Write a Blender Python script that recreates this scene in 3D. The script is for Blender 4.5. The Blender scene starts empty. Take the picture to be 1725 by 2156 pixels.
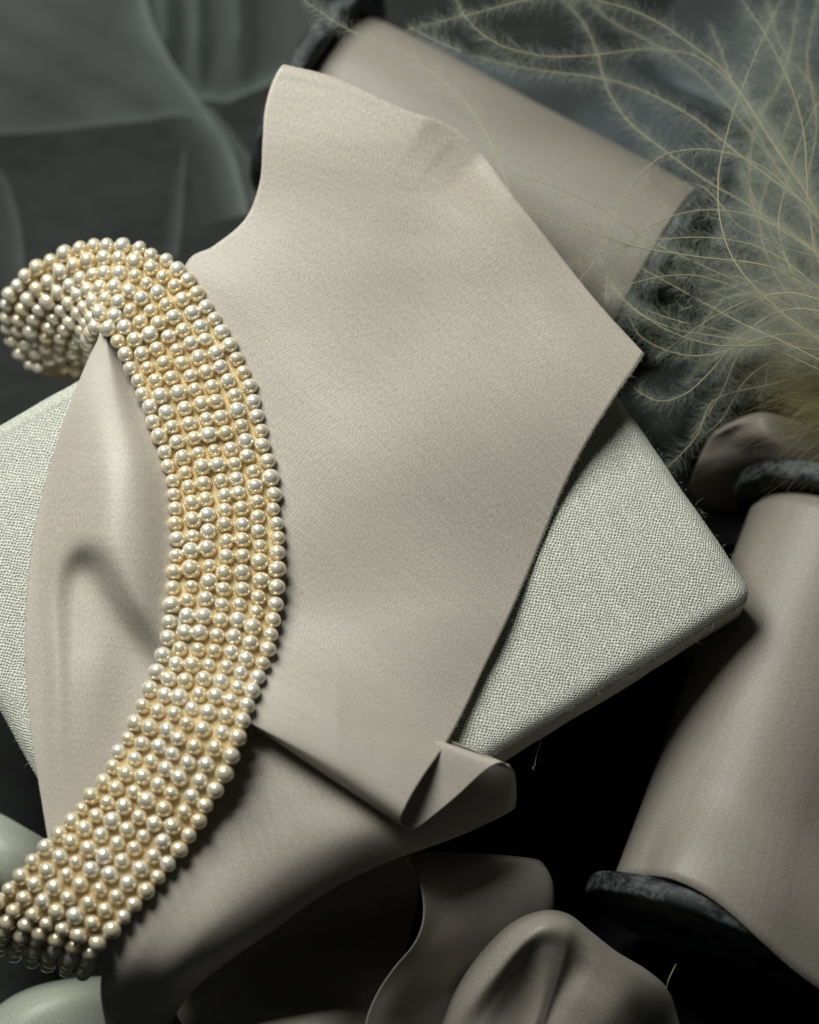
import bpy, bmesh, math, random
import numpy as np
from mathutils import Vector, Matrix, Euler, noise

random.seed(7)
rng = np.random.default_rng(11)
scene = bpy.context.scene
C = scene.collection

# ------------------------------------------------------------------ camera
TILT = math.radians(18.0)
DIST = 0.50
FOC = Vector((0, 0, 0.036))
cam_d = bpy.data.cameras.new("camera")
cam = bpy.data.objects.new("camera", cam_d)
C.objects.link(cam)
cam.rotation_euler = (TILT, 0, 0)
cam.location = FOC + Vector((0, -math.sin(TILT), math.cos(TILT))) * DIST
cam_d.sensor_fit = 'VERTICAL'
cam_d.sensor_height = 30.0
cam_d.lens = 30.0 * DIST / 0.2156
cam_d.clip_start = 0.01
cam_d.clip_end = 20
cam_d.dof.use_dof = True
cam_d.dof.focus_distance = DIST - 0.003
cam_d.dof.aperture_fstop = 5.6
scene.camera = cam

# ------------------------------------------------------------------ light
scene.view_settings.view_transform = 'Standard'
scene.view_settings.look = 'None'
scene.view_settings.exposure = 0.0
scene.view_settings.gamma = 1.0
w = bpy.data.worlds.new("World")
scene.world = w
w.use_nodes = True
w.node_tree.nodes["Background"].inputs[0].default_value = (0.80, 1.0, 0.98, 1)
w.node_tree.nodes["Background"].inputs[1].default_value = 0.017

def area(name, d, dist, sx, sy, power, col):
    ld = bpy.data.lights.new(name, 'AREA')
    ld.shape = 'RECTANGLE'; ld.size = sx; ld.size_y = sy
    ld.energy = power; ld.color = col
    o = bpy.data.objects.new(name, ld)
    C.objects.link(o)
    v = Vector(d).normalized()
    o.location = Vector((-0.01, 0.01, 0.03)) + v * dist
    o.rotation_euler = v.to_track_quat('Z', 'Y').to_euler()
    return o
area("window_light", (-0.36, 0.56, 0.75), 0.50, 0.23, 0.32, 3.7, (0.97, 1.0, 0.94))

# ------------------------------------------------------------------ helpers
CX, CY = 862.5, 1078.0
PXM = 0.0001                       # metres per photo unit on the focal plane
_R = cam.rotation_euler.to_matrix()
_CR = np.array([[_R[i][j] for j in range(3)] for i in range(3)])
_CL = np.array(cam.location)
def P(u, v, zmm):
    """point that stands at height zmm (millimetres) on the sight line of photo point u,v"""
    u = np.asarray(u, float); v = np.asarray(v, float); z = np.asarray(zmm, float) / 1000.0
    d = np.stack([(u - CX) * PXM, -(v - CY) * PXM, np.full_like(u, -DIST)], -1) @ _CR.T
    t = (z - _CL[2]) / d[..., 2]
    return _CL + d * t[..., None]

def tag(o, label=None, cat=None, group=None, kind=None):
    if label: o['label'] = label
    if cat: o['category'] = cat
    if group: o['group'] = group
    if kind: o['kind'] = kind
    return o

def empty(name, loc=(0, 0, 0)):
    o = bpy.data.objects.new(name, None)
    o.empty_display_size = 0.01
    C.objects.link(o)
    o.location = loc
    return o

def mesh_obj(name, verts, faces, mat, parent=None, uvs=None, smooth=True):
    me = bpy.data.meshes.new(name)
    me.from_pydata([tuple(p) for p in verts], [], [tuple(f) for f in faces])
    if smooth:
        me.polygons.foreach_set("use_smooth", [True] * len(me.polygons))
    if uvs is not None:
        uvl = me.uv_layers.new(name="UVMap")
        idx = np.empty(len(me.loops), dtype=np.int32)
        me.loops.foreach_get("vertex_index", idx)
        uvl.data.foreach_set("uv", np.asarray(uvs, float)[idx].ravel())
    me.materials.append(mat)
    me.update()
    o = bpy.data.objects.new(name, me)
    C.objects.link(o)
    if parent is not None:
        o.parent = parent
        o.matrix_parent_inverse = Matrix.Translation(parent.location).inverted()
    return o

def cr(A, k):
    """Catmull-Rom along axis 0, k steps a span"""
    n = len(A)
    Ap = np.concatenate([2 * A[:1] - A[1:2], A, 2 * A[-1:] - A[-2:-1]], 0)
    out = []
    ts = np.linspace(0, 1, k, endpoint=False)
    for i in range(n - 1):
        p0, p1, p2, p3 = Ap[i], Ap[i + 1], Ap[i + 2], Ap[i + 3]
        for t in ts:
            out.append(0.5 * ((2 * p1) + (-p0 + p2) * t + (2 * p0 - 5 * p1 + 4 * p2 - p3) * t * t + (-p0 + 3 * p1 - 3 * p2 + p3) * t ** 3))
    out.append(A[-1])
    return np.array(out)

def grid_mesh(name, W, mat, parent=None, thick=0.00013, wob=0.0, wsc=60.0, seed=0):
    """W: (n,m,3) world points -> thin cloth"""
    n, m, _ = W.shape
    W = W.copy()
    du = np.linalg.norm(np.diff(W, axis=1), axis=2).mean(0)
    dv = np.linalg.norm(np.diff(W, axis=0), axis=2).mean(1)
    U = np.concatenate([[0], np.cumsum(du)]) * 1000
    V = np.concatenate([[0], np.cumsum(dv)]) * 1000
    if wob:
        for i in range(n):
            for j in range(m):
                p = W[i, j]
                W[i, j, 2] += wob * (noise.noise(Vector((p[0] * wsc + seed, p[1] * wsc, seed * 1.7))) + 0.05 * noise.noise(Vector((p[0] * wsc * 2.2 + seed, p[1] * wsc * 6, seed * 1.1))))
    idx = np.arange(n * m).reshape(n, m)
    F = np.stack([idx[:-1, :-1], idx[1:, :-1], idx[1:, 1:], idx[:-1, 1:]], -1).reshape(-1, 4)
    uv = np.stack(np.broadcast_arrays(U[None, :], V[:, None]), -1).reshape(-1, 2)
    o = mesh_obj(name, W.reshape(-1, 3), F, mat, parent, uv)
    if thick:
        s = o.modifiers.new("thickness", 'SOLIDIFY'); s.thickness = thick; s.offset = 0
    return o

def sheet(name, rows, mat, parent=None, kr=8, kc=8, zoff=0.0, zfun=None, **kw):
    A = np.array(rows, float)              # (n,m,3) photo u,v, height mm
    A = cr(A, kr)
    A = np.swapaxes(cr(np.swapaxes(A, 0, 1), kc), 0, 1)
    A[..., 2] = A[..., 2] + zoff
    if zfun is not None: A[..., 2] += zfun(A[..., 0], A[..., 1])
    W = P(A[..., 0], A[..., 1], A[..., 2])
    return grid_mesh(name, W, mat, parent, **kw)

def polydist(u, v, pts):
    """distance to a polyline and signed side"""
    best = np.full(np.shape(u), 1e9); side = np.zeros(np.shape(u)); along = np.zeros(np.shape(u))
    L = 0
    for (x0, y0), (x1, y1) in zip(pts[:-1], pts[1:]):
        dx, dy = x1 - x0, y1 - y0
        l = math.hypot(dx, dy)
        t = np.clip(((u - x0) * dx + (v - y0) * dy) / l ** 2, 0, 1)
        d = np.hypot(u - x0 - t * dx, v - y0 - t * dy)
        s = np.sign(dx * (v - y0) - dy * (u - x0))
        k = d < best
        best = np.where(k, d, best); side = np.where(k, s, side); along = np.where(k, L + t * l, along)
        L += l
    return best, side, along / L

def smooth_line(pts, k=6):
    return [tuple(p) for p in cr(np.array(pts, float), k)]

# ------------------------------------------------------------------ materials
def newmat(name):
    m = bpy.data.materials.new(name)
    m.use_nodes = True
    nt = m.node_tree
    return m, nt, nt.nodes["Principled BSDF"]

def N(nt, typ, **kw):
    n = nt.nodes.new(typ)
    for k, v in kw.items():
        if k.startswith('i_'):
            n.inputs[int(k[2:])].default_value = v
        else:
            setattr(n, k, v)
    return n
def L(nt, a, b): nt.links.new(a, b)
def M(nt, op, a, b=None, c=None, clamp=False):
    n = nt.nodes.new('ShaderNodeMath'); n.operation = op; n.use_clamp = clamp
    for i, x in enumerate((a, b, c)):
        if x is None: continue
        if isinstance(x, (int, float)): n.inputs[i].default_value = x
        else: nt.links.new(x, n.inputs[i])
    return n.outputs[0]
def mixc(nt, fac, a, b, typ='MIX'):
    n = nt.nodes.new('ShaderNodeMix'); n.data_type = 'RGBA'; n.blend_type = typ
    for i, x in ((0, fac), (6, a), (7, b)):
        if isinstance(x, (int, float)): n.inputs[i].default_value = x
        elif isinstance(x, tuple): n.inputs[i].default_value = (*x, 1) if len(x) == 3 else x
        else: nt.links.new(x, n.inputs[i])
    return n.outputs[2]

def satin(name, col, col2, period=0.42, rough=0.40, depth=1.3, contrast=0.30, sheen=0.25, spec=0.5):
    m, nt, bs = newmat(name)
    uv = N(nt, 'ShaderNodeUVMap')
    sep = N(nt, 'ShaderNodeSeparateXYZ'); L(nt, uv.outputs[0], sep.inputs[0])
    wob = N(nt, 'ShaderNodeTexNoise'); wob.inputs['Scale'].default_value = 0.10; wob.inputs['Detail'].default_value = 2
    L(nt, uv.outputs[0], wob.inputs['Vector'])
    wv = M(nt, 'MULTIPLY', wob.outputs['Fac'], 1.1)
    k = 2 * math.pi / period
    a = M(nt, 'SINE', M(nt, 'MULTIPLY', M(nt, 'ADD', sep.outputs[0], wv), k))
    b = M(nt, 'SINE', M(nt, 'MULTIPLY', M(nt, 'ADD', sep.outputs[1], wv), k * 0.87))
    tw = M(nt, 'SINE', M(nt, 'MULTIPLY', M(nt, 'ADD', M(nt, 'ADD', sep.outputs[0], M(nt, 'MULTIPLY', sep.outputs[1], 0.45)), wv), k * 0.8))
    h = M(nt, 'ADD', M(nt, 'MULTIPLY', M(nt, 'MULTIPLY', a, b), 0.6), M(nt, 'MULTIPLY', tw, 0.4))
    gr = N(nt, 'ShaderNodeTexNoise'); gr.inputs['Scale'].default_value = 1.0; gr.inputs['Detail'].default_value = 3; gr.inputs['Roughness'].default_value = 0.65
    gm = N(nt, 'ShaderNodeMapping'); gm.inputs['Rotation'].default_value = (0, 0, 0.45); gm.inputs['Scale'].default_value = (3.2, 1.1, 1); L(nt, uv.outputs[0], gm.inputs[0]); L(nt, gm.outputs[0], gr.inputs['Vector'])
    mp = N(nt, 'ShaderNodeMapping'); mp.inputs['Scale'].default_value = (0.05, 1.4, 1); L(nt, uv.outputs[0], mp.inputs[0])
    st = N(nt, 'ShaderNodeTexNoise'); st.inputs['Scale'].default_value = 1.0; st.inputs['Detail'].default_value = 4
    L(nt, mp.outputs[0], st.inputs['Vector'])
    big = N(nt, 'ShaderNodeTexNoise'); big.inputs['Scale'].default_value = 0.06; big.inputs['Detail'].default_value = 2
    L(nt, uv.outputs[0], big.inputs['Vector'])
    base = mixc(nt, big.outputs['Fac'], col, col2)
    f = M(nt, 'ADD', M(nt, 'MULTIPLY', h, contrast * 0.2), 1.0)
    f = M(nt, 'ADD', f, M(nt, 'MULTIPLY', M(nt, 'SUBTRACT', gr.outputs['Fac'], 0.5), contrast * 3.2))
    f = M(nt, 'ADD', f, M(nt, 'MULTIPLY', M(nt, 'SUBTRACT', st.outputs['Fac'], 0.5), 0.24))
    comb = N(nt, 'ShaderNodeCombineXYZ')
    for i in range(3): L(nt, f, comb.inputs[i])
    L(nt, mixc(nt, 1.0, base, comb.outputs[0], 'MULTIPLY'), bs.inputs['Base Color'])
    bs.inputs['Roughness'].default_value = rough
    bs.inputs['Specular IOR Level'].default_value = spec
    bs.inputs['Sheen Weight'].default_value = sheen
    bs.inputs['Sheen Roughness'].default_value = 0.4
    bp = N(nt, 'ShaderNodeBump'); bp.inputs['Strength'].default_value = 0.5; bp.inputs['Distance'].default_value = 0.00006 * depth
    hh = M(nt, 'ADD', M(nt, 'MULTIPLY', h, 0.22), M(nt, 'MULTIPLY', gr.outputs['Fac'], 1.7))
    L(nt, hh, bp.inputs['Height']); L(nt, bp.outputs[0], bs.inputs['Normal'])
    # thin cloth lets a little light through
    tr = N(nt, 'ShaderNodeBsdfTranslucent'); L(nt, base, tr.inputs[0])
    mx = N(nt, 'ShaderNodeMixShader'); mx.inputs[0].default_value = 0.18
    L(nt, bs.outputs[0], mx.inputs[1]); L(nt, tr.outputs[0], mx.inputs[2])
    L(nt, mx.outputs[0], nt.nodes['Material Output'].inputs[0])
    return m

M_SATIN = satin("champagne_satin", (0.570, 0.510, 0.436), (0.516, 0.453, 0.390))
M_SATIN_SHADED = satin("champagne_satin_shaded", (0.352, 0.315, 0.266), (0.314, 0.276, 0.236), sheen=0.12, spec=0.35)  # same champagne ribbon; shade on spools, loops and tail put into a darker colour
M_SAGE = satin("sage_satin", (0.47, 0.49, 0.40), (0.43, 0.45, 0.37), period=0.5)

def linen():
    m, nt, bs = newmat("linen_weave")
    uv = N(nt, 'ShaderNodeUVMap')
    wob = N(nt, 'ShaderNodeTexNoise'); wob.inputs['Scale'].default_value = 0.45; wob.inputs['Detail'].default_value = 4
    L(nt, uv.outputs[0], wob.inputs['Vector'])
    wob2 = N(nt, 'ShaderNodeTexNoise'); wob2.inputs['Scale'].default_value = 1.3; wob2.inputs['Detail'].default_value = 2
    L(nt, uv.outputs[0], wob2.inputs['Vector'])
    sep = N(nt, 'ShaderNodeSeparateXYZ'); L(nt, uv.outputs[0], sep.inputs[0])
    s1 = N(nt, 'ShaderNodeSeparateColor'); L(nt, wob.outputs['Color'], s1.inputs[0])
    s2 = N(nt, 'ShaderNodeSeparateColor'); L(nt, wob2.outputs['Color'], s2.inputs[0])
    x = M(nt, 'ADD', M(nt, 'ADD', sep.outputs[0], M(nt, 'MULTIPLY', s1.outputs[0], 1.2)), M(nt, 'MULTIPLY', s2.outputs[0], 0.45))
    y = M(nt, 'ADD', M(nt, 'ADD', sep.outputs[1], M(nt, 'MULTIPLY', s1.outputs[1], 1.2)), M(nt, 'MULTIPLY', s2.outputs[1], 0.45))
    k = math.pi / 0.42
    a = M(nt, 'SINE', M(nt, 'MULTIPLY', x, k)); b = M(nt, 'SINE', M(nt, 'MULTIPLY', y, k * 0.86))
    h = M(nt, 'ADD', M(nt, 'MULTIPLY', M(nt, 'MULTIPLY', a, b), 0.5), 0.5)      # staggered knots of a plain weave
    fib = N(nt, 'ShaderNodeTexNoise'); fib.inputs['Scale'].default_value = 5.0; fib.inputs['Detail'].default_value = 4
    L(nt, uv.outputs[0], fib.inputs['Vector'])
    slub = N(nt, 'ShaderNodeMapping'); slub.inputs['Scale'].default_value = (0.12, 1.6, 1); L(nt, uv.outputs[0], slub.inputs[0])
    sl = N(nt, 'ShaderNodeTexNoise'); sl.inputs['Scale'].default_value = 1.0; sl.inputs['Detail'].default_value = 3; L(nt, slub.outputs[0], sl.inputs['Vector'])
    hh = M(nt, 'ADD', h, M(nt, 'MULTIPLY', fib.outputs['Fac'], 0.35))
    hh = M(nt, 'ADD', hh, M(nt, 'MULTIPLY', sl.outputs['Fac'], 0.5))
    bp = N(nt, 'ShaderNodeBump'); bp.inputs['Strength'].default_value = 0.85; bp.inputs['Distance'].default_value = 0.00028
    L(nt, hh, bp.inputs['Height']); L(nt, bp.outputs[0], bs.inputs['Normal'])
    ramp = N(nt, 'ShaderNodeValToRGB')
    ramp.color_ramp.elements[0].position = 0.12; ramp.color_ramp.elements[0].color = (0.27, 0.265, 0.21, 1)
    ramp.color_ramp.elements[1].position = 0.62; ramp.color_ramp.elements[1].color = (0.78, 0.785, 0.695, 1)
    L(nt, M(nt, 'ADD', h, M(nt, 'ADD', M(nt, 'MULTIPLY', M(nt, 'SUBTRACT', fib.outputs['Fac'], 0.5), 0.7), M(nt, 'MULTIPLY', M(nt, 'SUBTRACT', sl.outputs['Fac'], 0.5), 0.5))), ramp.inputs[0])
    # few brown flecks of flax
    fl = N(nt, 'ShaderNodeTexNoise'); fl.inputs['Scale'].default_value = 1.1; fl.inputs['Detail'].default_value = 2; L(nt, uv.outputs[0], fl.inputs['Vector'])
    fm = M(nt, 'MULTIPLY', M(nt, 'SUBTRACT', fl.outputs['Fac'], 0.685), 16.0, clamp=True)
    col = mixc(nt, M(nt, 'MULTIPLY', fm, 0.55), ramp.outputs[0], (0.28, 0.19, 0.09))
    L(nt, col, bs.inputs['Base Color'])
    bs.inputs['Roughness'].default_value = 0.85
    bs.inputs['Specular IOR Level'].default_value = 0.15
    bs.inputs['Sheen Weight'].default_value = 0.15
    return m
M_LINEN = linen()

def pearl_mat():
    m, nt, bs = newmat("pearl_nacre")
    oi = N(nt, 'ShaderNodeObjectInfo'); ge = N(nt, 'ShaderNodeNewGeometry')
    r = M(nt, 'FRACT', M(nt, 'ADD', oi.outputs['Random'], M(nt, 'MULTIPLY', ge.outputs['Random Per Island'], 3.7)))
    ramp = N(nt, 'ShaderNodeValToRGB')
    e = ramp.color_ramp.elements
    e[0].position = 0.0; e[0].color = (0.94, 0.80, 0.54, 1)
    e[1].position = 1.0; e[1].color = (0.95, 0.91, 0.81, 1)
    x = e.new(0.5); x.color = (0.94, 0.84, 0.65, 1)
    L(nt, r, ramp.inputs[0])
    tc = N(nt, 'ShaderNodeTexCoord')
    no = N(nt, 'ShaderNodeTexNoise'); no.inputs['Scale'].default_value = 1.4; no.inputs['Detail'].default_value = 5; no.noise_dimensions = '4D'
    L(nt, tc.outputs['Object'], no.inputs['Vector']); L(nt, M(nt, 'MULTIPLY', r, 37.0), no.inputs['W'])
    sp = N(nt, 'ShaderNodeTexNoise'); sp.inputs['Scale'].default_value = 2.6; sp.inputs['Detail'].default_value = 1; sp.noise_dimensions = '4D'
    L(nt, tc.outputs['Object'], sp.inputs['Vector']); L(nt, M(nt, 'MULTIPLY', r, 91.0), sp.inputs['W'])
    spot = M(nt, 'MULTIPLY', M(nt, 'SUBTRACT', sp.outputs['Fac'], 0.70), 16.0, clamp=True)
    c = mixc(nt, M(nt, 'MULTIPLY', no.outputs['Fac'], 0.35), ramp.outputs[0], (0.80, 0.68, 0.50))
    c = mixc(nt, M(nt, 'MULTIPLY', spot, 0.6), c, (0.34, 0.20, 0.08))
    L(nt, c, bs.inputs['Base Color'])
    L(nt, M(nt, 'ADD', 0.16, M(nt, 'MULTIPLY', M(nt, 'FRACT', M(nt, 'MULTIPLY', r, 17.3)), 0.14)), bs.inputs['Roughness'])
    bs.inputs['Metallic'].default_value = 0.42
    bs.inputs['Roughness'].default_value = 0.27
    bs.inputs['Coat Weight'].default_value = 0.6
    bs.inputs['Coat Roughness'].default_value = 0.09
    bs.inputs['Coat IOR'].default_value = 1.6
    bp = N(nt, 'ShaderNodeBump'); bp.inputs['Strength'].default_value = 0.25; bp.inputs['Distance'].default_value = 0.0001
    L(nt, no.outputs['Fac'], bp.inputs['Height']); L(nt, bp.outputs[0], bs.inputs['Normal'])
    return m
M_PEARL = pearl_mat()

def cord_mat(name, col, sc, rough=0.45):
    m, nt, bs = newmat(name)
    uv = N(nt, 'ShaderNodeUVMap')
    sep = N(nt, 'ShaderNodeSeparateXYZ'); L(nt, uv.outputs[0], sep.inputs[0])
    no = N(nt, 'ShaderNodeTexNoise'); no.inputs['Scale'].default_value = 0.8; no.inputs['Detail'].default_value = 4; L(nt, uv.outputs[0], no.inputs['Vector'])
    s = M(nt, 'SINE', M(nt, 'MULTIPLY', M(nt, 'ADD', M(nt, 'ADD', sep.outputs[0], M(nt, 'MULTIPLY', sep.outputs[1], 0.8)), M(nt, 'MULTIPLY', no.outputs['Fac'], 1.2)), sc))
    base = mixc(nt, M(nt, 'MULTIPLY', M(nt, 'ADD', s, 1.0), 0.5), tuple(x * 0.7 for x in col), col)
    L(nt, base, bs.inputs['Base Color'])
    bs.inputs['Roughness'].default_value = rough
    bs.inputs['Sheen Weight'].default_value = 0.3
    bp = N(nt, 'ShaderNodeBump'); bp.inputs['Strength'].default_value = 0.8; bp.inputs['Distance'].default_value = 0.00012
    L(nt, s, bp.inputs['Height']); L(nt, bp.outputs[0], bs.inputs['Normal'])
    return m
M_BACK = cord_mat("golden_silk_backing", (0.96, 0.74, 0.40), 12.0)
M_CORD = cord_mat("ivory_cord", (0.66, 0.64, 0.50), 9.0, 0.5)

def cloth_dark(name="dark_cloth", g=1.0):
    m, nt, bs = newmat(name)
    tc = N(nt, 'ShaderNodeTexCoord')
    n1 = N(nt, 'ShaderNodeTexNoise'); n1.inputs['Scale'].default_value = 28; n1.inputs['Detail'].default_value = 6; L(nt, tc.outputs['Object'], n1.inputs['Vector'])
    n2 = N(nt, 'ShaderNodeTexNoise'); n2.inputs['Scale'].default_value = 700; n2.inputs['Detail'].default_value = 3; L(nt, tc.outputs['Object'], n2.inputs['Vector'])
    mp = N(nt, 'ShaderNodeMapping'); mp.inputs['Scale'].default_value = (120, 220, 60); L(nt, tc.outputs['Object'], mp.inputs[0])
    n3 = N(nt, 'ShaderNodeTexNoise'); n3.inputs['Scale'].default_value = 1; n3.inputs['Detail'].default_value = 4; L(nt, mp.outputs[0], n3.inputs['Vector'])
    f = M(nt, 'ADD', M(nt, 'MULTIPLY', n1.outputs['Fac'], 0.6), M(nt, 'MULTIPLY', n3.outputs['Fac'], 0.4))
    r = N(nt, 'ShaderNodeValToRGB'); r.color_ramp.elements[0].position = 0.3; r.color_ramp.elements[1].position = 0.72
    r.color_ramp.elements[0].color = (0.0065 * g, 0.007 * g, 0.0066 * g, 1); r.color_ramp.elements[1].color = (0.026 * g, 0.028 * g, 0.0275 * g, 1)
    L(nt, f, r.inputs[0]); L(nt, r.outputs[0], bs.inputs['Base Color'])
    bs.inputs['Roughness'].default_value = 0.8; bs.inputs['Specular IOR Level'].default_value = 0.2
    bp = N(nt, 'ShaderNodeBump'); bp.inputs['Strength'].default_value = 0.5; bp.inputs['Distance'].default_value = 0.0002
    L(nt, n2.outputs['Fac'], bp.inputs['Height']); L(nt, bp.outputs[0], bs.inputs['Normal'])
    return m
M_DARK = cloth_dark()
M_SLATE = cloth_dark("slate_cloth", 3.2)

def tulle(name, col, dens, gather=0.0):
    m, nt, bs = newmat(name)
    bs.inputs['Base Color'].default_value = (*col, 1)
    bs.inputs['Roughness'].default_value = 0.6
    tl = N(nt, 'ShaderNodeBsdfTranslucent'); tl.inputs[0].default_value = (*col, 1)
    ms = N(nt, 'ShaderNodeMixShader'); ms.inputs[0].default_value = 0.5
    L(nt, bs.outputs[0], ms.inputs[1]); L(nt, tl.outputs[0], ms.inputs[2])
    tr = N(nt, 'ShaderNodeBsdfTransparent')
    # a net seen slantwise crosses more thread: cover = 1-(1-dens)^(1/cos)
    lw = N(nt, 'ShaderNodeLayerWeight'); lw.inputs[0].default_value = 0.5
    cosv = M(nt, 'MAXIMUM', M(nt, 'SUBTRACT', 1.0, lw.outputs['Facing']), 0.07)
    uv = N(nt, 'ShaderNodeUVMap')
    no = N(nt, 'ShaderNodeTexNoise'); no.inputs['Scale'].default_value = 0.05; no.inputs['Detail'].default_value = 4; L(nt, uv.outputs[0], no.inputs['Vector'])
    tran = M(nt, 'POWER', 1 - dens, M(nt, 'DIVIDE', M(nt, 'ADD', 0.65, M(nt, 'MULTIPLY', no.outputs['Fac'], 0.7)), cosv))
    mx = N(nt, 'ShaderNodeMixShader')
    cover = M(nt, 'SUBTRACT', 1.0, tran)
    if gather:      # cloth bunched along its first edge: threads thin out away from it (uv in mm)
        sx = N(nt, 'ShaderNodeSeparateXYZ'); L(nt, uv.outputs[0], sx.inputs[0])
        fall = M(nt, 'POWER', 2.718, M(nt, 'DIVIDE', sx.outputs[0], -gather))
        mpg = N(nt, 'ShaderNodeMapping'); mpg.inputs['Scale'].default_value = (1.3, 0.035, 1); L(nt, uv.outputs[0], mpg.inputs[0])
        ng = N(nt, 'ShaderNodeTexNoise'); ng.inputs['Scale'].default_value = 1.0; ng.inputs['Detail'].default_value = 2; L(nt, mpg.outputs[0], ng.inputs['Vector'])
        lead = M(nt, 'MULTIPLY', sx.outputs[0], 2.5, clamp=True)
        cover = M(nt, 'MULTIPLY', M(nt, 'MULTIPLY', fall, lead), M(nt, 'MULTIPLY', cover, M(nt, 'ADD', 0.5, ng.outputs['Fac'])))
    L(nt, cover, mx.inputs[0])
    L(nt, tr.outputs[0], mx.inputs[1]); L(nt, ms.outputs[0], mx.inputs[2])
    L(nt, mx.outputs[0], nt.nodes['Material Output'].inputs[0])
    return m
M_TULLE = tulle("sheer_tulle", (0.40, 0.46, 0.43), 0.10)
M_GATHER = tulle("gathered_tulle", (0.46, 0.52, 0.48), 0.36, 3.6)
M_GATHER2 = tulle("lightly_gathered_tulle", (0.44, 0.46, 0.45), 0.17, 1.9)
M_TULLE2 = tulle("sheer_tulle_thin", (0.42, 0.44, 0.42), 0.012)
M_TULLE3 = tulle("sheer_tulle_blue", (0.36, 0.42, 0.45), 0.20)

def black_wood():
    m, nt, bs = newmat("worn_black_paint")
    tc = N(nt, 'ShaderNodeTexCoord')
    n1 = N(nt, 'ShaderNodeTexNoise'); n1.inputs['Scale'].default_value = 900; n1.inputs['Detail'].default_value = 5; n1.inputs['Roughness'].default_value = 0.7
    L(nt, tc.outputs['Object'], n1.inputs['Vector'])
    mp = N(nt, 'ShaderNodeMapping'); mp.inputs['Scale'].default_value = (500, 260, 260); L(nt, tc.outputs['Object'], mp.inputs[0])
    n2 = N(nt, 'ShaderNodeTexNoise'); n2.inputs['Scale'].default_value = 1; n2.inputs['Detail'].default_value = 5; L(nt, mp.outputs[0], n2.inputs['Vector'])
    n3 = N(nt, 'ShaderNodeTexNoise'); n3.inputs['Scale'].default_value = 90; n3.inputs['Detail'].default_value = 3; L(nt, tc.outputs['Object'], n3.inputs['Vector'])
    f = M(nt, 'MULTIPLY', M(nt, 'MULTIPLY', n1.outputs['Fac'], n2.outputs['Fac']), M(nt, 'MULTIPLY', n3.outputs['Fac'], 5.6))
    r = N(nt, 'ShaderNodeValToRGB'); r.color_ramp.elements[0].position = 0.55; r.color_ramp.elements[1].position = 1.0
    r.color_ramp.elements[0].color = (0.007, 0.0085, 0.0095, 1); r.color_ramp.elements[1].color = (0.075, 0.085, 0.086, 1)
    L(nt, f, r.inputs[0]); L(nt, r.outputs[0], bs.inputs['Base Color'])
    bs.inputs['Roughness'].default_value = 0.55; bs.inputs['Specular IOR Level'].default_value = 0.3
    bp = N(nt, 'ShaderNodeBump'); bp.inputs['Strength'].default_value = 0.3; bp.inputs['Distance'].default_value = 0.00012
    L(nt, f, bp.inputs['Height']); L(nt, bp.outputs[0], bs.inputs['Normal'])
    return m
M_BLACK = black_wood()

def simple(name, col, rough=0.6, transl=0.0, alpha=1.0, spec=0.4):
    m, nt, bs = newmat(name)
    bs.inputs['Base Color'].default_value = (*col, 1)
    bs.inputs['Roughness'].default_value = rough
    bs.inputs['Specular IOR Level'].default_value = spec
    bs.inputs['Alpha'].default_value = alpha
    if transl:
        tl = N(nt, 'ShaderNodeBsdfTranslucent'); tl.inputs[0].default_value = (*col, 1)
        ms = N(nt, 'ShaderNodeMixShader'); ms.inputs[0].default_value = transl
        L(nt, bs.outputs[0], ms.inputs[1]); L(nt, tl.outputs[0], ms.inputs[2])
        L(nt, ms.outputs[0], nt.nodes['Material Output'].inputs[0])
    return m
M_QUILL = simple("feather_quill", (0.50, 0.44, 0.26), 0.45, 0.15)
M_FUZZ = simple("feather_down", (0.50, 0.53, 0.45), 0.7, 0.4)
M_YELLOW = simple("feather_down_yellow", (0.40, 0.35, 0.17), 0.7, 0.35)
M_SATINF = simple("ribbon_thread", (0.52, 0.45, 0.39), 0.6, 0.2)
M_FIBRE = simple("linen_fibre", (0.55, 0.56, 0.48), 0.7, 0.2)

# ------------------------------------------------------------------ setting
n = 150
xs = np.linspace(-0.45, 0.45, n); ys = np.linspace(-0.42, 0.55, n)
X, Y = np.meshgrid(xs, ys)
Z = np.array([[0.004 * noise.noise(Vector((x * 14, y * 14, 3.1))) + 0.0015 * noise.noise(Vector((x * 45, y * 30, 8.0))) - 0.029 for x in xs] for y in ys])
idx = np.arange(n * n).reshape(n, n)
F = np.stack([idx[:-1, :-1], idx[:-1, 1:], idx[1:, 1:], idx[1:, :-1]], -1).reshape(-1, 4)
tb = mesh_obj("tabletop", np.stack([X, Y, Z], -1).reshape(-1, 3), F, M_DARK)
tag(tb, kind='structure')
tb['label'] = "dark slate grey cloth covered surface under everything"

# ------------------------------------------------------------------ tulle
def field(name, ufun, v0, v1, nu, nv, zfun, mat, thick=0):
    s = np.linspace(0, 1, nu); t = np.linspace(0, 1, nv)
    S, T = np.meshgrid(s, t)
    u0, u1 = ufun
    U = u0 + (u1 - u0) * S
    V = v0(U) + (v1(U) - v0(U)) * T
    return grid_mesh(name, P(U, V, zfun(U, V)), mat, None, thick=thick)

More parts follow.
